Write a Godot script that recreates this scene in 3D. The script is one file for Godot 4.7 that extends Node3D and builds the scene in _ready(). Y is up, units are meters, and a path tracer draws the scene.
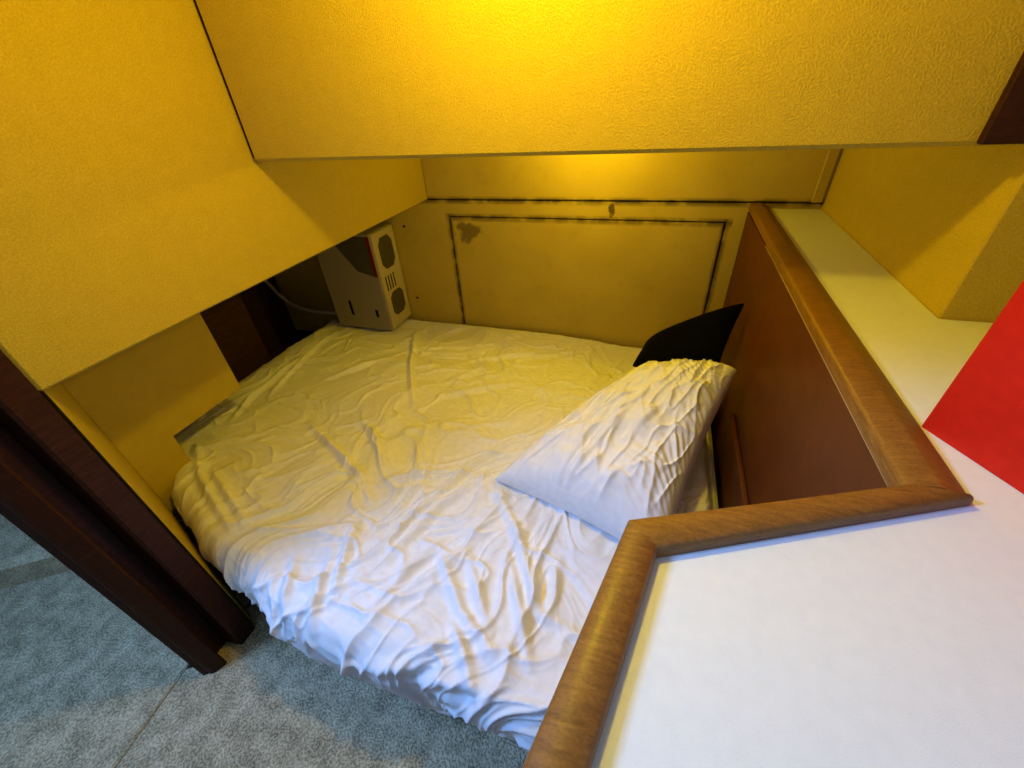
extends Node3D
# Measurements are in units of 0.42 m from the lens; v() turns them into metres above the cabin floor.
const S := 0.42
const FLOOR := -3.3
const DAY := 5.9
const LAMP_FRONT := 0.53
const LAMP_BACK := 0.215
var M := {}
var used := {}

func v(x, y, z) -> Vector3:
	return Vector3(x, y - FLOOR, z) * S

func _ready():
	# ---------- camera ----------
	var cam := Camera3D.new()
	cam.name = "camera"
	add_child(cam)
	cam.position = v(0, 0, 0)
	cam.rotation_degrees = Vector3(-35.77, 20.29, -4.15)
	cam.fov = 86.0
	cam.near = 0.02
	cam.current = true
	# ---------- environment ----------
	var we := WorldEnvironment.new()
	we.name = "world_environment"
	var e := Environment.new()
	e.background_mode = Environment.BG_COLOR
	e.background_color = Color(0, 0, 0)
	e.tonemap_mode = Environment.TONE_MAPPER_LINEAR
	e.tonemap_exposure = 1.0
	e.sdfgi_enabled = true
	e.ssao_enabled = true
	e.ssil_enabled = true
	we.environment = e
	add_child(we)
	# ---------- daylight through the sloping cabin-side window ----------
	var day := AreaLight3D.new()
	day.name = "window_daylight"
	day.area_size = Vector2(0.95, 0.95) * S
	day.light_color = Color(0.47, 0.67, 1.0)
	day.light_energy = DAY
	day.shadow_enabled = true
	add_child(day)
	day.look_at_from_position(v(-3.61, 2.01, 0.6), v(-2.61, 1.01, 0.6))
	# ---------- build ----------
	make_materials()
	build_shell()
	build_back_wall()
	build_counter()
	build_bed()
	build_things()
	build_lamps()

# =============================================================== helpers
func numbered(n: String) -> String:
	if not used.has(n):
		used[n] = 0
		return n
	used[n] += 1
	return "%s_%03d" % [n, used[n]]

func tag(o: Node, label: String, category := "", group := ""):
	o.set_meta("label", label)
	if category != "": o.set_meta("category", category)
	if group != "": o.set_meta("group", group)
	return o

func structure(o: Node, label := ""):
	o.set_meta("kind", "structure")
	if label != "": o.set_meta("label", label)
	return o

func root(called: String) -> Node3D:
	var o := Node3D.new()
	o.name = numbered(called)
	add_child(o)
	return o

func st() -> SurfaceTool:
	var s := SurfaceTool.new()
	s.begin(Mesh.PRIMITIVE_TRIANGLES)
	return s

func obj(called: String, s: SurfaceTool, mat: Material, parent: Node = null) -> MeshInstance3D:
	s.generate_normals()
	var o := MeshInstance3D.new()
	o.mesh = s.commit()
	o.material_override = mat
	if parent == null:
		o.name = numbered(called)
		add_child(o)
	else:
		o.name = called
		parent.add_child(o, true)
	return o

# a triangle whose front looks along `out`
func tri(s: SurfaceTool, a: Vector3, b: Vector3, c: Vector3, out: Vector3, group := -1):
	var n := (b - a).cross(c - a)
	if n.length() < 1e-12: return
	s.set_smooth_group(group)
	if n.dot(out) > 0.0:
		s.add_vertex(a); s.add_vertex(c); s.add_vertex(b)
	else:
		s.add_vertex(a); s.add_vertex(b); s.add_vertex(c)

func quad(s: SurfaceTool, a, b, c, d, out: Vector3, group := -1):
	tri(s, a, b, c, out, group)
	tri(s, a, c, d, out, group)

# box between two corners in units, edges chamfered by k units
func box(s: SurfaceTool, lo: Vector3, hi: Vector3, k := 0.0):
	var a := v(lo.x, lo.y, lo.z)
	var b := v(hi.x, hi.y, hi.z)
	boxm(s, a, b, k * S)

func boxm(s: SurfaceTool, a: Vector3, b: Vector3, k := 0.0, xf := Transform3D.IDENTITY):
	var c := (a + b) / 2
	var h := (b - a) / 2
	k = minf(k, minf(h.x, minf(h.y, h.z)) * 0.95)
	var P := func(sx, sy, sz, axis):
		var p := Vector3(h.x * sx, h.y * sy, h.z * sz)
		for i in 3:
			if i != axis: p[i] -= signf(p[i]) * k
		return xf * (c + p)
	for ax in 3:
		for sg in [-1.0, 1.0]:
			var q := []
			for uv in [[-1, -1], [1, -1], [1, 1], [-1, 1]]:
				var t := [0.0, 0.0, 0.0]
				t[ax] = sg; t[(ax + 1) % 3] = float(uv[0]); t[(ax + 2) % 3] = float(uv[1])
				q.append(P.call(t[0], t[1], t[2], ax))
			var n := Vector3.ZERO; n[ax] = sg
			quad(s, q[0], q[1], q[2], q[3], xf.basis * n)
	if k <= 0.0: return
	for ax in 3:
		var b1 := (ax + 1) % 3
		var b2 := (ax + 2) % 3
		for s1 in [-1.0, 1.0]:
			for s2 in [-1.0, 1.0]:
				var q := []
				for pr in [[-1.0, b1], [1.0, b1], [1.0, b2], [-1.0, b2]]:
					var t := [0.0, 0.0, 0.0]
					t[ax] = pr[0]; t[b1] = s1; t[b2] = s2
					q.append(P.call(t[0], t[1], t[2], pr[1]))
				var n := Vector3.ZERO; n[b1] = s1; n[b2] = s2
				quad(s, q[0], q[1], q[2], q[3], xf.basis * n)
	for sx in [-1.0, 1.0]:
		for sy in [-1.0, 1.0]:
			for sz in [-1.0, 1.0]:
				tri(s, P.call(sx, sy, sz, 0), P.call(sx, sy, sz, 1), P.call(sx, sy, sz, 2), xf.basis * Vector3(sx, sy, sz))

# prism over a plan outline of (x, z) points, from y0 to y1 (units); the top edge is chamfered by k
func prism(s: SurfaceTool, poly: Array, y0: float, y1: float, k := 0.0):
	var pts := PackedVector2Array(poly)
	if Geometry2D.is_polygon_clockwise(pts): pts.reverse()
	var top := pts
	if k > 0.0:
		var r := Geometry2D.offset_polygon(pts, -k, Geometry2D.JOIN_MITER)
		if r.size() > 0 and r[0].size() == pts.size():
			# line the inset outline up with the outer one
			var best := 0
			var bd := 1e9
			for i in r[0].size():
				var dd: float = r[0][i].distance_to(pts[0])
				if dd < bd: bd = dd; best = i
			top = PackedVector2Array()
			for i in pts.size(): top.append(r[0][(best + i) % pts.size()])
	var n := pts.size()
	for i in n:
		var p := pts[i]
		var q := pts[(i + 1) % n]
		var d := q - p
		var out := Vector3(d.y, 0, -d.x)
		# outward side of a counter-clockwise outline
		var mid := (p + q) / 2 + Vector2(out.x, out.z).normalized() * 0.001
		if Geometry2D.is_point_in_polygon(mid, pts): out = -out
		quad(s, v(p.x, y0, p.y), v(q.x, y0, q.y), v(q.x, y1 - k, q.y), v(p.x, y1 - k, p.y), out)
		if k > 0.0:
			var p2 := top[i]
			var q2 := top[(i + 1) % n]
			quad(s, v(p.x, y1 - k, p.y), v(q.x, y1 - k, q.y), v(q2.x, y1, q2.y), v(p2.x, y1, p2.y), out.normalized() + Vector3.UP)
	for t in [[top, y1, Vector3.UP], [pts, y0, Vector3.DOWN]]:
		var idx := Geometry2D.triangulate_polygon(t[0])
		for i in range(0, idx.size(), 3):
			var a: Vector2 = t[0][idx[i]]
			var b: Vector2 = t[0][idx[i + 1]]
			var c: Vector2 = t[0][idx[i + 2]]
			tri(s, v(a.x, t[1], a.y), v(b.x, t[1], b.y), v(c.x, t[1], c.y), t[2])

# tube along points in units
func tube(s: SurfaceTool, pts: Array, r: float, sides := 8):
	var c := Curve3D.new()
	for i in pts.size():
		var d: Vector3 = (pts[min(i + 1, pts.size() - 1)] - pts[max(i - 1, 0)]) / 6.0
		c.add_point(v(pts[i].x, pts[i].y, pts[i].z), -d * S, d * S)
	c.bake_interval = 0.02
	var bp := c.get_baked_points()
	var rings := []
	for i in bp.size():
		var d := (bp[min(i + 1, bp.size() - 1)] - bp[max(i - 1, 0)]).normalized()
		var a := d.cross(Vector3.UP if absf(d.y) < 0.9 else Vector3.RIGHT).normalized()
		var b := d.cross(a)
		var ring := []
		for k in sides:
			var t := TAU * k / sides
			ring.append((a * cos(t) + b * sin(t)) * r * S + bp[i])
		rings.append(ring)
	for i in rings.size() - 1:
		for k in sides:
			var k2 := (k + 1) % sides
			quad(s, rings[i][k], rings[i][k2], rings[i + 1][k2], rings[i + 1][k], rings[i][k] + rings[i][k2] - bp[i] * 2, 0)

# lathe round a vertical axis at `at` (units): profile of (radius, y)
func lathe(s: SurfaceTool, at: Vector3, prof: Array, sides := 32, group := 0):
	for i in prof.size() - 1:
		for k in sides:
			var t0 := TAU * k / sides
			var t1 := TAU * (k + 1) / sides
			var f := func(p, t): return v(at.x + p.x * cos(t), at.y + p.y, at.z + p.x * sin(t))
			var d: Vector2 = prof[i + 1] - prof[i]
			var tm := (t0 + t1) / 2
			quad(s, f.call(prof[i], t0), f.call(prof[i], t1), f.call(prof[i + 1], t1), f.call(prof[i + 1], t0), Vector3(-d.y * cos(tm), d.x, -d.y * sin(tm)), group)

# a smooth sheet from an (nu x nv) grid of points
func sheet(s_pts: PackedVector3Array, nu: int, nv: int, up: Vector3) -> ArrayMesh:
	var nor := PackedVector3Array(); nor.resize(s_pts.size())
	for j in nv:
		for i in nu:
			var du := s_pts[j * nu + min(i + 1, nu - 1)] - s_pts[j * nu + max(i - 1, 0)]
			var dv := s_pts[min(j + 1, nv - 1) * nu + i] - s_pts[max(j - 1, 0) * nu + i]
			nor[j * nu + i] = du.cross(dv).normalized()
	var c := nor[(nv / 2) * nu + nu / 2]
	var flip := c.dot(up) < 0
	if flip:
		for i in nor.size(): nor[i] = -nor[i]
	var idx := PackedInt32Array()
	for j in nv - 1:
		for i in nu - 1:
			var a := j * nu + i
			var b := a + 1
			var d := a + nu
			var g := d + 1
			if flip: idx.append_array(PackedInt32Array([a, b, g, a, g, d]))
			else: idx.append_array(PackedInt32Array([a, g, b, a, d, g]))
	var arr := []
	arr.resize(Mesh.ARRAY_MAX)
	arr[Mesh.ARRAY_VERTEX] = s_pts
	arr[Mesh.ARRAY_NORMAL] = nor
	arr[Mesh.ARRAY_INDEX] = idx
	var m := ArrayMesh.new()
	m.add_surface_from_arrays(Mesh.PRIMITIVE_TRIANGLES, arr)
	return m

func mesh_obj(called: String, m: Mesh, mat: Material, parent: Node = null) -> MeshInstance3D:
	var o := MeshInstance3D.new()
	o.mesh = m
	o.material_override = mat
	if parent == null:
		o.name = numbered(called)
		add_child(o)
	else:
		o.name = called
		parent.add_child(o, true)
	return o

# =============================================================== materials
func noise(sd: int, freq: float, oct := 4, kind := FastNoiseLite.TYPE_SIMPLEX_SMOOTH, gain := 0.5) -> FastNoiseLite:
	var n := FastNoiseLite.new()
	n.seed = sd
	n.noise_type = kind
	n.frequency = freq
	n.fractal_octaves = oct
	n.fractal_gain = gain
	return n

func gray(n: FastNoiseLite, size := 512) -> Image:
	var im := n.get_seamless_image(size, size)
	im.convert(Image.FORMAT_L8)
	return im

# colour texture: three tones picked by a coarse and a fine noise
func tones(a: Color, b: Color, c: Color, coarse: Image, fine: Image, wf := 0.5) -> ImageTexture:
	var w := coarse.get_width()
	var im := Image.create(w, w, false, Image.FORMAT_RGB8)
	for y in w:
		for x in w:
			var t := coarse.get_pixel(x, y).r * (1.0 - wf) + fine.get_pixel(x, y).r * wf
			t = clampf((t - 0.5) * 1.7 + 0.5, 0, 1)
			im.set_pixel(x, y, a.lerp(b, t * 2) if t < 0.5 else b.lerp(c, t * 2 - 1))
	im.generate_mipmaps()
	return ImageTexture.create_from_image(im)

func mat(albedo: Color, rough: float, spec := 0.5) -> StandardMaterial3D:
	var m := StandardMaterial3D.new()
	m.albedo_color = albedo
	m.roughness = rough
	m.metallic_specular = spec
	return m

func tri_map(m: StandardMaterial3D, col: Texture2D, bump: Image, scale: Vector3, depth: float):
	m.uv1_triplanar = true
	m.uv1_world_triplanar = true
	m.uv1_scale = scale
	m.uv1_triplanar_sharpness = 4.0
	if col: m.albedo_texture = col
	if bump:
		m.heightmap_enabled = true
		m.heightmap_texture = ImageTexture.create_from_image(bump)
		m.heightmap_scale = depth
	return m

func make_materials():
	var coarse := gray(noise(3, 0.012, 4))
	var fine := gray(noise(7, 0.12, 3))
	var pile := gray(noise(11, 0.11, 3, FastNoiseLite.TYPE_SIMPLEX, 0.7))
	var weave := gray(noise(13, 0.2, 2))
	# cream pile lining of the deckhead and the hull sides
	var m := mat(Color.WHITE, 0.95, 0.2)
	tri_map(m, tones(Color(0.70, 0.605, 0.19), Color(0.735, 0.64, 0.215), Color(0.77, 0.675, 0.24), coarse, pile, 0.85), pile, Vector3.ONE * 3.1, 0.14)
	M.lining = m
	# smoother vinyl of the lower sides
	m = mat(Color.WHITE, 0.85, 0.3)
	tri_map(m, tones(Color(0.71, 0.615, 0.20), Color(0.735, 0.64, 0.215), Color(0.76, 0.665, 0.235), coarse, weave, 0.75), weave, Vector3.ONE * 2.2, 0.06)
	M.vinyl = m
	# white cotton
	m = mat(Color.WHITE, 0.9, 0.2)
	tri_map(m, tones(Color(0.88, 0.88, 0.87), Color(0.91, 0.91, 0.905), Color(0.93, 0.93, 0.93), coarse, weave, 0.5), weave, Vector3.ONE * 5.0, 0.03)
	M.cotton = m
	m = mat(Color(0.018, 0.017, 0.017), 0.9, 0.2)
	tri_map(m, null, weave, Vector3.ONE * 5.0, 0.05)
	M.black_cloth = m
	# woods
	var grain_n := noise(21, 0.02, 5)
	var gi := gray(grain_n, 512)
	gi.resize(512, 64, Image.INTERPOLATE_BILINEAR)
	gi.resize(512, 512, Image.INTERPOLATE_NEAREST)
	var streak := Image.create(512, 512, false, Image.FORMAT_L8)
	var sn := noise(23, 1.0, 4)
	for y in 512:
		for x in 512:
			var a := TAU * x / 512.0
			var q := sn.get_noise_3d(cos(a) * 1.2, sin(a) * 1.2, y * 0.11) * 0.5 + sn.get_noise_3d(cos(a) * 9.0, sin(a) * 9.0, y * 0.45) * 0.35
			streak.set_pixel(x, y, Color.from_hsv(0, 0, clampf(0.5 + q, 0, 1)))
	m = mat(Color.WHITE, 0.48, 0.4)
	tri_map(m, tones(Color(0.40, 0.265, 0.10), Color(0.48, 0.325, 0.125), Color(0.55, 0.385, 0.16), streak, fine, 0.25), streak, Vector3.ONE * 3.0, 0.02)
	m.clearcoat_enabled = true
	m.clearcoat = 0.12
	m.clearcoat_roughness = 0.3
	M.teak = m
	m = mat(Color.WHITE, 0.5, 0.25)
	tri_map(m, tones(Color(0.17, 0.08, 0.035), Color(0.21, 0.105, 0.045), Color(0.25, 0.13, 0.06), streak, fine, 0.2), streak, Vector3.ONE * 2.0, 0.015)
	M.mahogany = m
	m = mat(Color.WHITE, 0.5, 0.35)
	tri_map(m, tones(Color(0.32, 0.155, 0.03), Color(0.345, 0.17, 0.035), Color(0.37, 0.185, 0.04), coarse, fine, 0.3), null, Vector3.ONE * 1.6, 0)
	M.brown_panel = m
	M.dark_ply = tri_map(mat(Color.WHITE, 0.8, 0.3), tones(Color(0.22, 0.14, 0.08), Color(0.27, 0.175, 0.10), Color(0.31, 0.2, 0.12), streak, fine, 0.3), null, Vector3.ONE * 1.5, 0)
	# white laminate worktop
	m = mat(Color.WHITE, 0.5, 0.4)
	tri_map(m, tones(Color(0.84, 0.86, 0.85), Color(0.86, 0.88, 0.87), Color(0.87, 0.89, 0.88), coarse, weave, 0.6), weave, Vector3.ONE * 6.0, 0.01)
	M.laminate = m
	# grey-green carpet
	var tuft := gray(noise(31, 0.10, 4, FastNoiseLite.TYPE_SIMPLEX, 0.75))
	m = mat(Color.WHITE, 1.0, 0.1)
	tri_map(m, tones(Color(0.45, 0.41, 0.31), Color(0.73, 0.66, 0.51), Color(0.91, 0.84, 0.67), coarse, tuft, 0.7), tuft, Vector3.ONE * 2.0, 0.7)
	M.carpet = m
	m = mat(Color.WHITE, 0.6, 0.3)
	tri_map(m, tones(Color(0.74, 0.11, 0.02), Color(0.77, 0.12, 0.025), Color(0.80, 0.135, 0.03), coarse, weave, 0.5), weave, Vector3.ONE * 6.0, 0.02)
	M.red = m
	M.case_white = mat(Color(0.60, 0.56, 0.42), 0.55, 0.4)
	M.case_pale = mat(Color(0.74, 0.69, 0.52), 0.55, 0.4)
	M.case_dark = mat(Color(0.31, 0.29, 0.19), 0.7, 0.3)
	M.case_red = mat(Color(0.46, 0.12, 0.06), 0.6, 0.3)
	M.slot = mat(Color(0.08, 0.07, 0.06), 0.9, 0.2)
	M.gap = mat(Color(0.24, 0.18, 0.08), 0.95, 0.1)
	M.caulk = mat(Color(0.66, 0.58, 0.44), 0.4, 0.5)
	M.cable = mat(Color(0.74, 0.70, 0.64), 0.5, 0.4)
	M.metal = mat(Color(0.75, 0.72, 0.66), 0.35, 0.5)
	M.paint = mat(Color(0.80, 0.79, 0.75), 0.7, 0.3)
	m = mat(Color(1.0, 0.86, 0.5), 0.4, 0.4)
	m.emission_enabled = true
	m.emission = Color(1.0, 0.80, 0.20)
	m.emission_energy_multiplier = 1.0
	M.lamp_glow = m
	m = mat(Color(0.85, 0.9, 1.0), 0.2, 0.4)
	m.emission_enabled = true
	m.emission = Color(0.66, 0.80, 1.0)
	m.emission_energy_multiplier = 1.5
	M.hatch_glow = m

# =============================================================== setting
func build_shell():
	var s := st()
	# floor slab with two laid pieces of carpet that meet in a seam
	box(s, Vector3(-7.2, -3.5, -4.9), Vector3(2.1, -3.34, 2.9))
	var fl := obj("floor", s, M.dark_ply)
	structure(fl, "grey-green carpeted cabin floor")
	for poly in [
		[Vector2(-2.835, -0.372), Vector2(-2.44, 2.75), Vector2(2.0, 2.75), Vector2(2.0, -1.2), Vector2(-2.3, -1.2), Vector2(-2.75, -0.9), Vector2(-2.75, -0.42)],
		[Vector2(-2.845, -0.40), Vector2(-2.452, 2.75), Vector2(-7.1, 2.75), Vector2(-7.1, -1.4), Vector2(-2.78, -1.0), Vector2(-2.78, -0.42)]]:
		s = st()
		prism(s, poly, -3.34, -3.3, 0.012)
		obj("carpet_piece", s, M.carpet, fl)
	# carpeted step in the next cabin
	s = st()
	prism(s, [Vector2(-4.5, -0.735), Vector2(-4.64, -0.62), Vector2(-5.03, -0.34), Vector2(-5.6, 0.2), Vector2(-7.0, 0.2), Vector2(-7.0, -1.10)], -3.3, -3.02, 0.06)
	tag(obj("carpeted_step", s, M.carpet), "low step covered in grey carpet behind the dark door post", "step")
	# transverse bulkhead between the berth and the next cabin
	s = st()
	prism(s, [Vector2(-2.56, -0.76), Vector2(-3.64, -1.177), Vector2(-3.64, -1.3), Vector2(-7.1, -1.5), Vector2(-7.1, -1.16), Vector2(-2.76, -0.47), Vector2(-2.74, -0.76)], -3.3, 2.6)
	structure(obj("wall_bulkhead", s, M.vinyl), "cream bulkhead beside the door post")
	# left side lining: overhanging block along the berth
	s = st()
	box(s, Vector3(-5.4, -1.0, -4.72), Vector3(-2.55, 2.6, -0.745), 0.012)
	structure(obj("wall_left", s, M.lining), "cream pile-lined overhang along the left of the berth")
	# partition under the overhang, cut back at the foot
	s = st()
	var L := [Vector2(-1.152, -1.0), Vector2(-2.185, -1.0), Vector2(-2.185, -2.18), Vector2(-1.49, -2.18), Vector2(-1.49, -2.75), Vector2(-1.152, -2.75)]
	slab_x(s, L, -3.63, -3.57)
	structure(obj("wall_partition", s, M.vinyl), "cream panel under the overhang, cut back above the bed")
	# dark recess behind it
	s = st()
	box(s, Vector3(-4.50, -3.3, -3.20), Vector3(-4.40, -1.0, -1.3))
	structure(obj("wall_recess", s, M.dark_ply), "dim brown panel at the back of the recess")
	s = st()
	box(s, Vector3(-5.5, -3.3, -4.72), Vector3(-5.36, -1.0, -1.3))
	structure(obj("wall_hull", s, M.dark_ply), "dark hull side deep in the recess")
	# header across the berth
	s = st()
	box(s, Vector3(-2.532, -0.30, -2.62), Vector3(2.6, 1.3, -2.34), 0.02)
	structure(obj("wall_header", s, M.lining), "cream pile-lined header across the top of the berth")
	s = st()
	box(s, Vector3(-2.55, -0.28, -2.60), Vector3(-2.53, 1.3, -2.36))
	structure(obj("trim_1", s, M.gap), "dark gap between header and left lining")
	# overhead behind the header
	s = st()
	box(s, Vector3(-2.6, -0.08, -4.72), Vector3(2.6, 0.1, -2.6))
	structure(obj("ceiling_berth", s, M.vinyl), "cream deckhead over the foot of the berth")
	# right side block above the shelf
	s = st()
	box(s, Vector3(1.38, -1.07, -4.72), Vector3(2.2, -0.05, -2.368), 0.008)
	structure(obj("wall_right", s, M.lining), "cream-lined block rising from the white shelf")
	# ceilings
	s = st()
	box(s, Vector3(-2.6, 0.985, -2.6), Vector3(2.2, 1.15, -0.75))
	structure(obj("ceiling_low", s, M.vinyl), "cream deckhead in front of the header")
	s = st()
	box(s, Vector3(-2.6, 0.225, -0.79), Vector3(2.2, 2.6, -0.74), 0.01)  # added out of view, hung low so daylight fades over the far bed
	structure(obj("added_door_head_2", s, M.vinyl), "added cream door head out of view that keeps daylight off the far bed")
	s = st()
	box(s, Vector3(-3.20, 2.6, -1.6), Vector3(2.2, 2.75, 2.9))
	structure(obj("ceiling", s, M.paint), "pale deckhead over the passage")
	s = st()
	box(s, Vector3(-7.3, 1.5, -1.6), Vector3(-4.30, 1.65, 2.9))
	structure(obj("ceiling_side", s, M.paint), "pale side deck over the next cabin")
	s = st()
	slab_z(s, [Vector2(-4.30, 1.5), Vector2(-3.20, 2.6), Vector2(-3.20, 2.75), Vector2(-4.30, 1.65)], -1.6, 2.9)
	structure(obj("wall_coaming", s, M.paint), "pale sloping cabin side that holds the window")
	# passage walls
	s = st(); box(s, Vector3(-7.3, -3.5, 2.75), Vector3(2.2, 2.75, 2.9))
	structure(obj("wall_rear", s, M.paint), "pale wall behind the camera")
	s = st(); box(s, Vector3(-7.3, -3.5, -1.6), Vector3(-7.1, 1.65, 2.9))
	structure(obj("wall_passage", s, M.paint), "pale hull side of the next cabin")
	s = st(); box(s, Vector3(2.0, -3.5, -4.72), Vector3(2.2, 2.75, 2.9))
	structure(obj("wall_side", s, M.paint), "pale wall at the end of the worktop")
	# sloping window that lets the daylight in
	var w := root("window_1")
	structure(w, "sloping cabin-side window with bright glass")
	w.position = v(-3.70, 2.10, 0.6)
	w.rotation_degrees = Vector3(0, 0, 45)
	var ww := 0.55 * S
	var wd := 0.55 * S
	s = st()
	for b in [[-ww, -ww + 0.03, -wd, wd], [ww - 0.03, ww, -wd, wd], [-ww + 0.03, ww - 0.03, -wd, -wd + 0.03], [-ww + 0.03, ww - 0.03, wd - 0.03, wd]]:
		boxm(s, Vector3(b[0] , -0.024, b[2]), Vector3(b[1], 0.012, b[3]))
	obj("window_frame", s, M.metal, w)
	s = st()
	boxm(s, Vector3(-ww + 0.03, -0.010, -wd + 0.03), Vector3(ww - 0.03, 0.004, wd - 0.03))
	obj("window_pane", s, M.hatch_glow, w)
	# dark door post
	s = st()
	prism(s, [Vector2(-2.55, -0.742), Vector2(-2.55, -0.63), Vector2(-2.562, -0.615), Vector2(-2.69, -0.60), Vector2(-2.69, -0.51), Vector2(-2.572, -0.495), Vector2(-2.56, -0.48), Vector2(-2.595, -0.415), Vector2(-2.61, -0.40), Vector2(-2.63, -0.40), Vector2(-2.66, -0.375), Vector2(-2.70, -0.385), Vector2(-2.76, -0.46), Vector2(-2.74, -0.742)], -3.3, 2.6)
	structure(obj("door_1", s, M.mahogany), "dark varnished door post with a rebate")

# slabs with an outline of (x, y) points between two z planes, or of (z, y) points between two x planes
func slab_z(s: SurfaceTool, outline: Array, z0: float, z1: float):
	var pts := PackedVector2Array(outline)
	var idx := Geometry2D.triangulate_polygon(pts)
	for t in [[z0, Vector3.FORWARD], [z1, Vector3.BACK]]:
		for i in range(0, idx.size(), 3):
			var a := pts[idx[i]]; var b := pts[idx[i + 1]]; var c := pts[idx[i + 2]]
			tri(s, v(a.x, a.y, t[0]), v(b.x, b.y, t[0]), v(c.x, c.y, t[0]), t[1])
	for i in pts.size():
		var p := pts[i]; var q := pts[(i + 1) % pts.size()]
		var d := q - p
		var n := Vector2(d.y, -d.x)
		if Geometry2D.is_point_in_polygon((p + q) / 2 + n.normalized() * 0.001, pts): n = -n
		quad(s, v(p.x, p.y, z0), v(p.x, p.y, z1), v(q.x, q.y, z1), v(q.x, q.y, z0), Vector3(n.x, n.y, 0))

func slab_x(s: SurfaceTool, outline: Array, x0: float, x1: float):
	var pts := PackedVector2Array(outline)
	var idx := Geometry2D.triangulate_polygon(pts)
	for t in [[x0, Vector3.LEFT], [x1, Vector3.RIGHT]]:
		for i in range(0, idx.size(), 3):
			var a := pts[idx[i]]; var b := pts[idx[i + 1]]; var c := pts[idx[i + 2]]
			tri(s, v(t[0], a.y, a.x), v(t[0], b.y, b.x), v(t[0], c.y, c.x), t[1])
	for i in pts.size():
		var p := pts[i]; var q := pts[(i + 1) % pts.size()]
		var d := q - p
		var n := Vector2(d.y, -d.x)
		if Geometry2D.is_point_in_polygon((p + q) / 2 + n.normalized() * 0.001, pts): n = -n
		quad(s, v(x0, p.y, p.x), v(x1, p.y, p.x), v(x1, q.y, q.x), v(x0, q.y, q.x), Vector3(0, n.y, n.x))

# flat panel facing +z with its own uv over the whole bulkhead, so that the mould sits where it grows
func wall_panel(x0, x1, y0, y1, z, depth, k, parent, called, m):
	var s := st()
	box(s, Vector3(x0, y0, z - depth), Vector3(x1, y1, z), k)
	return obj(called, s, m, parent)

func build_back_wall():
	# vinyl with mould along the seams: the print covers x -2.7..1.5 and y -2.7..-0.1
	var W := 1024; var H := 640
	var im := Image.create(W, H, false, Image.FORMAT_RGB8)
	var n1 := noise(41, 0.006, 4); var n2 := noise(43, 0.05, 3); var n3 := noise(47, 0.2, 2)
	var base_a := Color(0.74, 0.64, 0.20); var base_b := Color(0.80, 0.70, 0.25); var mould := Color(0.16, 0.12, 0.07)
	for py in H:
		var y := -0.1 - 2.6 * py / H
		for px in W:
			var x := -2.7 + 4.2 * px / W
			var g := n2.get_noise_2d(px, py)
			var c := base_a.lerp(base_b, clampf(0.5 + n1.get_noise_2d(px, py) * 0.5 + n3.get_noise_2d(px, py) * 0.3, 0, 1))
			var d := 9.0
			# seams
			d = minf(d, absf(y + 1.0))
			if x > -2.36 and x < 0.69:
				d = minf(d, absf(y + 1.185))
			if y < -1.15:
				d = minf(d, minf(absf(x + 2.31), absf(x - 0.632)))
			var t := clampf(1.0 - d / 0.05, 0, 1) * clampf(0.5 + 0.7 * n1.get_noise_2d(px * 3, py * 3) + 0.12 * g, 0.1, 0.65)
			# blotch at the corner of the locker door, short smear above it
			var b := Vector2((x + 2.08) / 0.17, (y + 1.36) / 0.13).length() + g * 0.35 + n1.get_noise_2d(px * 3 + 90, py * 3) * 0.8
			t = maxf(t, clampf((1.05 - b) * 0.8, 0, 0.42))
			var sm := Vector2((x + 0.46) / 0.035, (y + 1.08) / 0.085).length() + g * 0.6
			t = maxf(t, clampf((1.1 - sm) * 1.2, 0, 0.65))
			t += clampf(n1.get_noise_2d(px * 2 + 300, py * 2) - 0.3, 0, 1) * 0.12
			im.set_pixel(px, py, c.lerp(mould, clampf(t, 0, 0.85)))
	var tex := ImageTexture.create_from_image(im)
	var m := mat(Color.WHITE, 0.85, 0.3)
	m.albedo_texture = tex
	var wb := root("wall_back")
	structure(wb, "cream vinyl bulkhead with mould along its seams")
	var back := st()
	box(back, Vector3(-5.5, -3.3, -4.80), Vector3(2.2, 0.1, -4.62))
	obj("bulkhead_backing", back, M.gap, wb)
	# panels: upper strip, frame around the locker door, the door itself
	for p in [["upper_panel", -2.55, 1.4, -0.992, -0.06, -4.53], ["frame_panel", -5.36, 1.4, -1.176, -1.006, -4.545],
			["frame_panel", -5.36, -2.312, -3.0, -1.176, -4.545], ["frame_panel", 0.638, 1.4, -3.0, -1.176, -4.545],
			["locker_door", -2.298, 0.624, -3.0, -1.190, -4.54]]:
		uv_panel(p[0], p[1], p[2], p[3], p[4], p[5], m, wb)
	var s := st()
	box(s, Vector3(1.275, -0.99, -4.53), Vector3(1.36, -0.06, -4.505), 0.008)
	obj("corner_batten", s, M.vinyl, wb)
	for q in [[-2.94, -1.31], [-2.96, -2.25]]:
		s = st()
		for k in 10:
			var t0 := TAU * k / 10
			var t1 := TAU * (k + 1) / 10
			var c0 := v(q[0], q[1], -4.532)
			var a0 := v(q[0] + 0.018 * cos(t0), q[1] + 0.018 * sin(t0), -4.545)
			var a1 := v(q[0] + 0.018 * cos(t1), q[1] + 0.018 * sin(t1), -4.545)
			tri(s, c0, a0, a1, Vector3.BACK)
		obj("screw_head", s, M.gap, wb)

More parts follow.
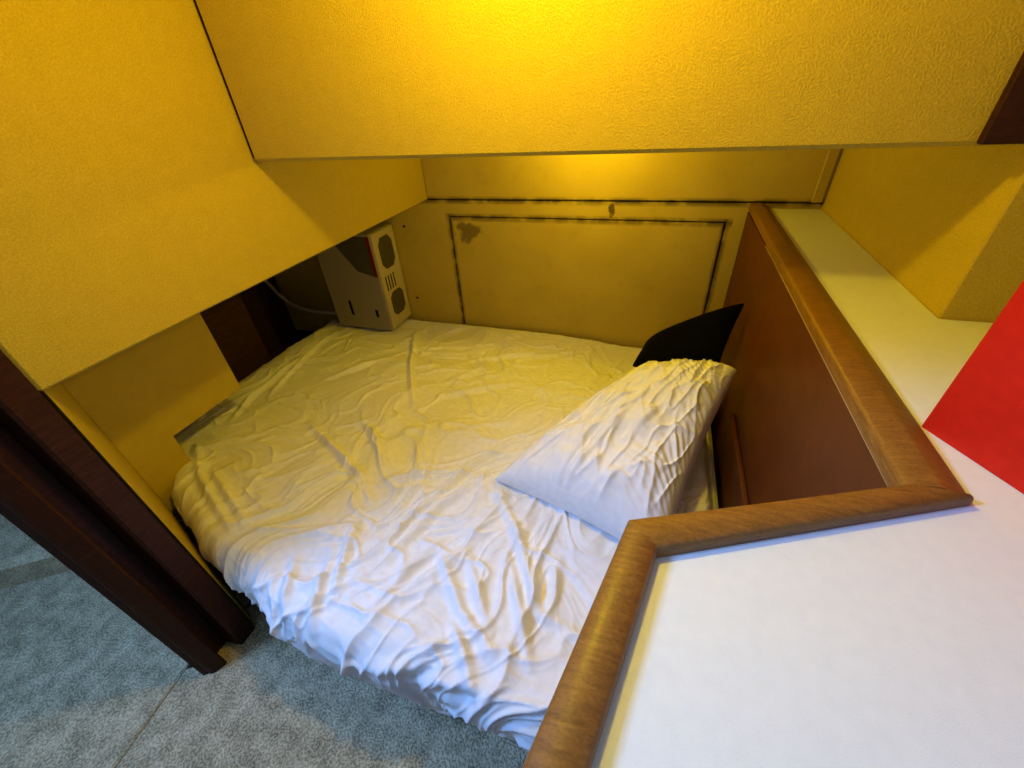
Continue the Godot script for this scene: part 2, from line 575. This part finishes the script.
func uv_panel(called, x0, x1, y0, y1, z, m, parent):
	var s := st()
	var k := 0.0008 if called == "frame_panel" else 0.010
	var uv := func(p: Vector3): return Vector2((p.x + 2.7) / 4.2, (-0.1 - p.y) / 2.6)
	var o := [Vector3(x0, y0, z - k), Vector3(x1, y0, z - k), Vector3(x1, y1, z - k), Vector3(x0, y1, z - k)]
	var i := [Vector3(x0 + k, y0 + k, z), Vector3(x1 - k, y0 + k, z), Vector3(x1 - k, y1 - k, z), Vector3(x0 + k, y1 - k, z)]
	var b := []
	for p in o: b.append(Vector3(p.x, p.y, -4.62))
	var faces := [[i[0], i[3], i[2], i[1]]]
	for a in 4:
		var c := (a + 1) % 4
		faces.append([o[a], i[a], i[c], o[c]])
		faces.append([b[a], o[a], o[c], b[c]])
	for f in faces:
		s.set_smooth_group(-1)
		for q in [[0, 1, 2], [0, 2, 3]]:
			for w in q:
				s.set_uv(uv.call(f[w]))
				s.add_vertex(v(f[w].x, f[w].y, f[w].z))
	obj(called, s, m, parent)

# =============================================================== worktop, rail, cabinet
func build_counter():
	var s := st()
	prism(s, [Vector2(0.85, -4.52), Vector2(0.85, -1.10), Vector2(0.085, -0.735), Vector2(-0.045, -0.20), Vector2(-0.3, 1.0), Vector2(-0.3, 2.74), Vector2(1.99, 2.74), Vector2(1.99, -2.36), Vector2(1.375, -2.36), Vector2(1.375, -4.52)], -1.12, -1.045)
	tag(obj("worktop", s, M.laminate), "white laminate worktop and shelf edged by a wooden rail", "worktop")
	# cabinet below with the brown panel that faces the bed
	var c := root("base_cabinet")
	tag(c, "brown-panelled cabinet under the white worktop beside the bed", "cabinet")
	c.position = v(1.0, FLOOR, -1.0)
	s = st()
	prism(s, [Vector2(0.835, -4.52), Vector2(0.835, -1.03), Vector2(0.13, -0.64), Vector2(0.02, -0.18), Vector2(-0.22, 1.0), Vector2(-0.22, 2.74), Vector2(1.99, 2.74), Vector2(1.99, -4.52)], -3.3, -1.125)
	var body := obj("cabinet_body", s, M.brown_panel, c)
	body.position = -c.position
	s = st()
	box(s, Vector3(0.795, -3.28, -4.52), Vector3(0.832, -1.078, -1.03))
	obj("side_panel", s, M.brown_panel, c).position = -c.position
	s = st()
	box(s, Vector3(0.791, -1.074, -3.5), Vector3(0.83, -1.069, -1.05))
	tag(obj("sealant_line", s, M.caulk, c), "thin pale line under the rail").position = -c.position
	s = st()
	box(s, Vector3(0.755, -2.62, -2.9), Vector3(0.793, -2.20, -1.03), 0.012)
	obj("ledger_board", s, M.brown_panel, c).position = -c.position
	# raised rail along the edge of the worktop, three mitred lengths
	var r := root("fiddle_rail")
	tag(r, "varnished teak rail bending round the edge of the white worktop", "rail")
	r.position = v(0.8, -1.06, -1.0)
	var bed := [Vector2(0.795, -4.525), Vector2(0.782, -1.095), Vector2(0.036, -0.768), Vector2(-0.103, -0.174), Vector2(-0.42, 1.2)]
	var top := [Vector2(0.95, -4.525), Vector2(0.955, -1.095), Vector2(0.118, -0.69), Vector2(0.018, -0.211), Vector2(-0.27, 1.2)]
	var flat := [Vector2(0.0, -0.055), Vector2(0.0, -0.022), Vector2(0.03, -0.009), Vector2(0.10, 0.0), Vector2(0.5, 0.004), Vector2(0.90, 0.0), Vector2(0.97, -0.010), Vector2(1.0, -0.024), Vector2(1.0, -0.048)]
	var ridge := [Vector2(0.0, -0.06), Vector2(0.0, -0.022), Vector2(0.04, -0.008), Vector2(0.09, -0.003), Vector2(0.50, 0.008), Vector2(0.56, 0.006), Vector2(0.93, -0.018), Vector2(1.0, -0.028), Vector2(1.0, -0.048)]
	for seg in [[0, 1, ridge], [1, 2, flat], [2, 4, flat]]:
		s = st()
		var n: int = seg[1] - seg[0]
		var rows := []
		for k in n + 1:
			var row := []
			for p in seg[2]:
				var q: Vector2 = bed[seg[0] + k].lerp(top[seg[0] + k], p.x)
				row.append(v(q.x, -1.0 + p.y, q.y))
			rows.append(row)
		for k in n:
			for i in seg[2].size() - 1:
				var mid: Vector3 = (rows[k][0] + rows[k][-1] + rows[k + 1][0] + rows[k + 1][-1]) / 4 - Vector3(0, 0.02, 0)
				quad(s, rows[k][i], rows[k][i + 1], rows[k + 1][i + 1], rows[k + 1][i], (rows[k][i] + rows[k + 1][i + 1]) / 2 - mid, 1)
			quad(s, rows[k][0], rows[k][-1], rows[k + 1][-1], rows[k + 1][0], Vector3.DOWN)
		for row in [[rows[0], rows[1]], [rows[n], rows[n - 1]]]:
			for i in range(1, row[0].size() - 1):
				tri(s, row[0][0], row[0][i], row[0][i + 1], row[0][0] - row[1][0])
		obj("rail_length", s, M.teak, r).position = -r.position

# =============================================================== bed
const FOLDS := [
	[[-1.4, -1.06], [-1.23, -1.63], [-0.99, -1.96]], [[-1.56, -0.82], [-1.66, -1.09], [-1.72, -1.32]], [[-1.59, -0.64], [-1.76, -1.08]],
	[[-1.27, -0.83], [-1.2, -1.11], [-1.08, -1.4]], [[-1.05, -1.27], [-0.78, -0.98], [-0.46, -0.78]], [[-0.9, -1.88], [-0.64, -1.59], [-0.34, -1.1], [-0.16, -1.08]],
	[[-0.81, -0.92], [-0.53, -0.62]], [[-1.23, -0.57], [-0.92, -0.65], [-0.8, -0.8]], [[-2.86, -2.17], [-2.4, -1.93], [-1.95, -1.7], [-1.69, -1.48]],
	[[-2.35, -2.3], [-2.06, -2.1], [-1.8, -1.81]], [[-2.83, -4.14], [-2.38, -3.25], [-1.99, -2.61]], [[-3.86, -3.16], [-3.8, -2.35], [-3.67, -2.01]],
	[[-3.91, -3.91], [-3.73, -3.01], [-3.62, -2.45]], [[-3.7, -1.65], [-3.27, -1.35], [-2.58, -1.03]], [[-3.26, -1.45], [-2.56, -1.12]],
	[[-1.77, -1.7], [-1.24, -1.99]], [[-1.34, -1.5], [-1.17, -2.04], [-0.88, -2.48]], [[-0.61, -1.38], [-0.46, -1.1], [-0.32, -0.82]],
	[[-0.94, -0.54], [-0.76, -0.64], [-0.44, -0.69]], [[-0.3, -1.47], [-0.29, -1.09]], [[-0.87, -1.31], [-0.57, -0.9]], [[-2.12, -0.74], [-1.84, -0.52]],
	[[-1.98, -1.0], [-1.79, -0.65]], [[-3.19, -2.86], [-2.74, -3.38]], [[-1.83, -2.83], [-1.12, -3.26]], [[-1.82, -3.59], [-0.87, -4.02]]]

func front(x: float) -> float:
	var z := -0.60
	z = minf(z, -0.60 - 0.24 * smoothstep(-1.5, -2.75, x))
	if x < -2.5: z = minf(z, -0.785 - 0.386 * (-2.5 - x))
	if x < -3.5: z = -1.21 - 0.17 * smoothstep(-3.5, -3.8, x)
	z = lerpf(z, -0.86 - 0.42 * maxf(x, 0.0), smoothstep(-0.12, 0.12, x))
	return z

func seg_dist(p: Vector2, f: Array) -> Vector2:
	# x: signed distance, y: fade towards the ends
	var best := 1e9
	var sd := 1.0
	var along := 0.0
	var total := 0.0
	var acc := 0.0
	for i in f.size() - 1:
		total += Vector2(f[i][0], f[i][1]).distance_to(Vector2(f[i + 1][0], f[i + 1][1]))
	for i in f.size() - 1:
		var a := Vector2(f[i][0], f[i][1])
		var b := Vector2(f[i + 1][0], f[i + 1][1])
		var ab := b - a
		var t := clampf((p - a).dot(ab) / ab.length_squared(), 0, 1)
		var d := p.distance_to(a + ab * t)
		if d < best:
			best = d
			sd = signf(ab.cross(p - a))
			along = acc + ab.length() * t
		acc += ab.length()
	var u := along / total
	return Vector2(best * sd, sin(PI * clampf(0.08 + u * 0.84, 0, 1)))

var nA: FastNoiseLite
var nB: FastNoiseLite
var nC: FastNoiseLite
var nW: FastNoiseLite

func wrinkle(x: float, z: float) -> float:
	var wx := x + nW.get_noise_2d(x * 40, z * 40) * 0.30
	var wz := z + nW.get_noise_2d(x * 40 + 500, z * 40) * 0.30
	var h := nA.get_noise_2d(wx * 100, wz * 100) * 0.05
	var fr := 0.30 + 0.70 * smoothstep(-2.6, -1.2, z)
	# long folds that run towards the front edge, then finer ones between them
	var r := maxf(1.0 - absf(nB.get_noise_2d((wx + wz * 0.35) * 190, (wz - wx * 0.2) * 50)) * 3.0, 0.0)
	h += r * r * 0.043 * fr
	r = maxf(1.0 - absf(nC.get_noise_2d((wx + wz * 0.5) * 330 + 70, (wz - wx * 0.3) * 80)) * 3.6, 0.0)
	h += r * r * 0.018 * fr
	# crumples in every direction
	r = maxf(1.0 - absf(nC.get_noise_2d((wx - wz * 0.5) * 110, (wz + wx * 0.5) * 150)) * 4.2, 0.0)
	h += r * r * 0.026
	r = maxf(1.0 - absf(nB.get_noise_2d((wx + wz * 0.8) * 330 + 900, (wz - wx * 0.8) * 330)) * 3.4, 0.0)
	h += r * r * 0.006
	return h * (0.55 + 0.45 * smoothstep(-3.0, -1.9, x))

func build_bed():
	nA = noise(61, 0.01, 3); nB = noise(67, 0.01, 2); nC = noise(71, 0.012, 2); nW = noise(73, 0.02, 2)
	# base board and mattress
	var bed := root("berth_base")
	tag(bed, "dark wooden base of the berth under the mattress", "bed base")
	bed.position = v(-1.8, FLOOR, -2.6)
	var s := st()
	prism(s, [Vector2(-4.38, -4.52), Vector2(0.75, -4.52), Vector2(0.75, -1.3), Vector2(0.02, -0.95), Vector2(-0.05, -0.72), Vector2(-1.5, -0.72), Vector2(-2.5, -0.86), Vector2(-3.55, -1.32), Vector2(-4.38, -1.7)], -3.3, -2.95)
	obj("base_board", s, M.mahogany, bed).position = -bed.position
	s = st()
	prism(s, [Vector2(-4.36, -4.5), Vector2(0.73, -4.5), Vector2(0.73, -1.35), Vector2(0.02, -1.0), Vector2(-0.06, -0.78), Vector2(-1.5, -0.80), Vector2(-2.5, -0.95), Vector2(-3.50, -1.40), Vector2(-4.36, -1.8)], -2.95, -2.62, 0.04)
	tag(obj("mattress", s, M.cotton), "white mattress under the crumpled duvet, showing beside the brown panel", "mattress")
	# duvet
	var NU := 600
	var NV := 540
	var pts := PackedVector3Array(); pts.resize(NU * NV)
	var x0 := -4.34; var x1 := 0.70
	var bins := []
	for i in NU:
		var x := lerpf(x0, x1, float(i) / (NU - 1))
		var zf := front(x)
		var zb := -4.49
		var rr := 0.16
		var hemd := 0.42 + 0.05 * sin(x * 5.0) + 0.03 * sin(x * 13.0 + 1.0)
		var flat := (zf - rr) - zb
		var arc := rr * PI / 2
		var total := flat + arc + hemd
		for j in NV:
			var d := total * j / (NV - 1)
			var p := Vector3(x, 0, 0)
			var n := Vector3.UP
			var zz := zb + d
			if d < flat:
				p = Vector3(x, -2.5, zz)
			elif d < flat + arc:
				var t := (d - flat) / rr
				p = Vector3(x, -2.5 - rr + rr * cos(t), zf - rr + rr * sin(t))
				n = Vector3(0, cos(t), sin(t))
			else:
				var q := d - flat - arc
				p = Vector3(x, -2.5 - rr - q, zf - 0.10 * q)
				n = Vector3(0, 0, 1)
			# the sheet sinks towards the far wall and the pillow side
			p.y -= 0.10 * smoothstep(-1.2, 0.4, x) * smoothstep(-2.6, -4.2, p.z)
			p.y -= 0.07 * smoothstep(-3.2, -4.4, p.z)
			p.y += 0.05 * sin(clampf((x + 4.3) / 4.6, 0, 1) * PI) * smoothstep(-4.3, -2.5, p.z) * n.y
			# edges roll under on the left and right
			var er := smoothstep(0.56, 0.70, x)
			p.y -= er * er * 0.12
			var el := smoothstep(-4.12, -4.34, x)
			p.y -= el * el * 0.12
			var h := wrinkle(x, zz)
			for f in FOLDS:
				var a: Array = f[0]
				var b: Array = f[-1]
				if x < minf(a[0], b[0]) - 0.3 or x > maxf(a[0], b[0]) + 0.3 or zz < minf(a[1], b[1]) - 0.3 or zz > maxf(a[1], b[1]) + 0.3: continue
				var sd := seg_dist(Vector2(x, zz), f)
				var w := 0.032
				h += sd.y * (0.046 * exp(-pow(sd.x / w, 2)) - 0.012 * exp(-pow((sd.x - w * 2.0) / w, 2)))
			var edge := smoothstep(0.0, 0.12, d) * smoothstep(0.0, 0.1, x1 - x)
			# gathered hem
			var over := smoothstep(flat - 0.1, flat + arc, d)
			h += over * 0.02 * nB.get_noise_2d(x * 330, d * 90)
			h *= 1.0 - 0.65 * smoothstep(total - 0.35, total, d)
			p += n * (h * 0.9 * edge)
			p.y += (h * 0.25) * (1.0 - edge)
			pts[j * NU + i] = v(p.x, p.y, p.z)
	var m := sheet(pts, NU, NV, Vector3.UP)
	tag(mesh_obj("duvet", m, M.cotton), "crumpled white cotton duvet spread over the berth", "duvet")
	# pillows
	var wp := pillow("pillow", [Vector3(-0.90, -2.38, -1.90), Vector3(0.30, -2.40, -1.55), Vector3(0.735, -1.86, -2.98), Vector3(0.03, -2.28, -3.40)], 0.38, M.cotton, 81, true)
	tag(wp, "plump white pillow with crinkled cotton cover leaning on the brown panel", "pillow", "pillows on the berth")
	var bp := pillow("cushion", [Vector3(-0.04, -2.42, -3.74), Vector3(0.66, -2.25, -3.24), Vector3(0.75, -1.50, -3.42), Vector3(0.06, -2.34, -4.02)], 0.20, M.black_cloth, 83, false)
	tag(bp, "black pillow wedged behind the white pillow in the corner", "pillow", "pillows on the berth")

# cushion over four corners (near left, near right, far right, far left)
func pillow(called: String, c: Array, thick: float, m: Material, sd: int, crinkled: bool) -> MeshInstance3D:
	var N := 230
	var n1 := noise(sd, 0.01, 3); var n2 := noise(sd + 1, 0.01, 2)
	var up: Vector3 = (c[1] - c[0]).cross(c[3] - c[0]).normalized()
	if up.y < 0: up = -up
	var sides := []
	for sg in [1.0, -1.0]:
		var pts := PackedVector3Array(); pts.resize(N * N)
		for j in N:
			for i in N:
				var a := -cos(PI * i / (N - 1)) ; var b := -cos(PI * j / (N - 1))
				# sides of a filled pillow draw in between the corners
				var a2 := a * (1.0 - 0.07 * (1.0 - b * b)); var b2 := b * (1.0 - 0.06 * (1.0 - a * a))
				var p: Vector3 = c[0].lerp(c[1], (a2 + 1) / 2).lerp(c[3].lerp(c[2], (a2 + 1) / 2), (b2 + 1) / 2)
				var prof := pow(maxf(1.0 - pow(absf(a), 2.6), 0.0), 0.48) * pow(maxf(1.0 - pow(absf(b), 3.0), 0.0), 0.42)
				var h := thick * prof
				if crinkled:
					var e := smoothstep(0.12, 0.8, prof)
					h += e * 0.06 * n1.get_noise_2d(a * 90, b * 130)
					var q := maxf(1.0 - absf(n2.get_noise_2d((a - b * 0.3) * 260 + 300, (b + a * 0.2) * 110)) * 3.4, 0.0)
					h += e * q * q * 0.022
					var r := 1.0 - absf(n2.get_noise_2d((a + b * 0.5) * 190 + 40, (b - a * 0.3) * 90)) * 2.5
					h += e * pow(maxf(r, 0), 1.5) * 0.020
					# rows of gathers across the wall side of the cover
					var k := sin((b * 1.0 + a * 0.42 + n1.get_noise_2d(a * 60 + 90, b * 60) * 0.30) * 74.0)
					h += e * (0.0035 + 0.004 * n2.get_noise_2d(a * 70, b * 70 + 200)) * k * smoothstep(-0.1, 0.45, a)
					h += e * 0.035 * exp(-pow((a + 0.32 + 0.1 * b) / 0.045, 2)) * smoothstep(0.3, -0.6, b)
					h += e * 0.030 * exp(-pow((a + 0.02 - 0.12 * b) / 0.04, 2)) * smoothstep(0.3, -0.6, b)
				p += up * h * (sg if sg > 0.0 else -0.45)
				pts[j * N + i] = v(p.x, p.y, p.z)
		sides.append(sheet(pts, N, N, up * sg))
	var s := st()
	for k in 2: s.append_from(sides[k], 0, Transform3D.IDENTITY)
	s.index()
	var o := MeshInstance3D.new()
	o.name = numbered(called)
	o.mesh = s.commit()
	o.material_override = m
	add_child(o)
	return o

# =============================================================== loose things
func build_things():
	# white vented case at the far left of the bed
	var c := root("appliance_case")
	tag(c, "white upright case with two eight-sided vents against the bulkhead", "case")
	c.position = v(-3.5, -2.52, -4.25)
	var s := st()
	box(s, Vector3(-3.95, -2.52, -4.52), Vector3(-3.11, -1.27, -4.05), 0.012)
	obj("case_body", s, M.case_white, c).position = -c.position
	s = st()
	box(s, Vector3(-3.11, -2.50, -4.52), Vector3(-3.09, -1.28, -4.06), 0.006)
	obj("vent_plate", s, M.case_pale, c).position = -c.position
	for cy in [[-1.545, 0.19], [-2.195, 0.16]]:
		s = st()
		octagon(s, -3.088, cy[0], -4.29, 0.145, cy[1])
		tag(obj("vent", s, M.case_dark, c), "dark eight-sided vent").position = -c.position
	for k in 4:
		s = st()
		box(s, Vector3(-3.09, -1.99, -4.145 - 0.058 * k), Vector3(-3.084, -1.81, -4.130 - 0.058 * k))
		obj("slot", s, M.slot, c).position = -c.position
	for q in [[-3.68, -2.33, -2.13], [-3.30, -2.33, -2.23]]:
		s = st()
		box(s, Vector3(q[0], q[1], -4.05), Vector3(q[0] + 0.035, q[2], -4.044))
		obj("slot", s, M.slot, c).position = -c.position
	s = st()
	for t in [[Vector3(-3.70, -1.30, -4.046), Vector3(-3.17, -1.30, -4.046), Vector3(-3.17, -1.78, -4.046)], [Vector3(-3.70, -1.30, -4.046), Vector3(-3.17, -1.78, -4.046), Vector3(-3.40, -1.72, -4.046)]]:
		tri(s, v(t[0].x, t[0].y, t[0].z), v(t[1].x, t[1].y, t[1].z), v(t[2].x, t[2].y, t[2].z), Vector3.BACK)
	tag(obj("corner_patch", s, M.case_dark, c), "darker corner patch").position = -c.position  # flat darker patch over the upper corner of the front face
	s = st()
	box(s, Vector3(-3.17, -1.78, -4.05), Vector3(-3.125, -1.30, -4.044))
	tag(obj("printed_stripe", s, M.case_red, c), "dull red printed stripe").position = -c.position
	# cable behind the case
	s = st()
	tube(s, [Vector3(-5.3, -1.75, -4.2), Vector3(-5.10, -2.08, -4.2), Vector3(-4.93, -2.29, -4.2), Vector3(-4.72, -2.40, -4.2), Vector3(-4.37, -2.43, -4.2), Vector3(-3.93, -2.42, -4.22)], 0.022)
	tag(obj("cable", s, M.cable), "pale grey cable hanging in the dark recess behind the case", "cable")
	# red board on the worktop
	var r := root("red_board")
	tag(r, "bright red board standing upright on the white worktop", "board")
	var d := Vector2(0.476, 0.879)
	var nn := Vector2(0.879, -0.476)
	var p0 := Vector2(0.972, -1.445)
	var p1 := p0 + d * 1.15
	r.position = v(p0.x, -1.045, p0.y)
	s = st()
	prism(s, [p0, p1, p1 + nn * 0.06, p0 + nn * 0.06], -1.043, -0.25, 0.01)
	obj("board_panel", s, M.red, r).position = -r.position
	# dark wooden locker face at the right end of the header
	var lk := root("overhead_locker")
	tag(lk, "dark red-brown wooden locker door at the right end of the header", "locker")
	lk.position = v(1.6, -0.29, -2.33)
	s = st()
	box(s, Vector3(1.15, -0.29, -2.338), Vector3(1.98, 0.98, -2.30), 0.006)
	obj("locker_door", s, M.mahogany, lk).position = -lk.position
	s = st()
	box(s, Vector3(1.27, -0.17, -2.302), Vector3(1.88, 0.86, -2.292), 0.004)
	obj("door_panel", s, M.mahogany, lk).position = -lk.position

# eight-sided plate facing +x
func octagon(s: SurfaceTool, x: float, cy: float, cz: float, hz: float, hy: float):
	var pts := [Vector2(-0.55, 1), Vector2(0.55, 1), Vector2(1, 0.6), Vector2(1, -0.6), Vector2(0.55, -1), Vector2(-0.55, -1), Vector2(-1, -0.6), Vector2(-1, 0.6)]
	for i in 8:
		var a: Vector2 = pts[i]; var b: Vector2 = pts[(i + 1) % 8]
		tri(s, v(x, cy, cz), v(x, cy + a.y * hy, cz + a.x * hz), v(x, cy + b.y * hy, cz + b.x * hz), Vector3.RIGHT)
		quad(s, v(x, cy + a.y * hy, cz + a.x * hz), v(x, cy + b.y * hy, cz + b.x * hz), v(x - 0.006, cy + b.y * hy, cz + b.x * hz), v(x - 0.006, cy + a.y * hy, cz + a.x * hz), Vector3(0, a.y + b.y, a.x + b.x))

# =============================================================== lamps
func lamp(at: Vector3, energy: float, size: float, label: String):
	var o := root("ceiling_lamp")
	tag(o, label, "lamp")
	o.position = v(at.x, at.y, at.z)
	var s := st()
	lathe(s, Vector3(0, FLOOR, 0), [Vector2(0.0, 0.0), Vector2(size * 1.25, 0.0), Vector2(size * 1.25, -0.035), Vector2(size, -0.045), Vector2(0, -0.045)], 32, -1)
	obj("lamp_base", s, M.metal, o)
	s = st()
	var prof := []
	for k in 9:
		var t := PI / 2 * k / 8.0
		prof.append(Vector2(size * cos(t), -0.045 - size * 0.75 * sin(t)))
	lathe(s, Vector3(0, FLOOR, 0), prof, 32)
	obj("lamp_lens", s, M.lamp_glow, o)
	var l := OmniLight3D.new()
	l.name = "lamp_light"
	l.light_size = size * 0.55 * S
	l.omni_range = 8.0
	l.omni_attenuation = 2.0
	l.light_color = Color(1.0, 0.87, 0.09)
	l.light_energy = energy
	l.shadow_enabled = true
	o.add_child(l)
	l.position = Vector3(0, -(0.05 + size * 0.62) * S, 0)

func build_lamps():
	lamp(Vector3(-0.62, 0.98, -1.53), LAMP_FRONT, 0.15, "round lamp on the deckhead in front of the header")
	lamp(Vector3(-0.65, -0.085, -3.80), LAMP_BACK, 0.12, "round lamp on the deckhead behind the header")
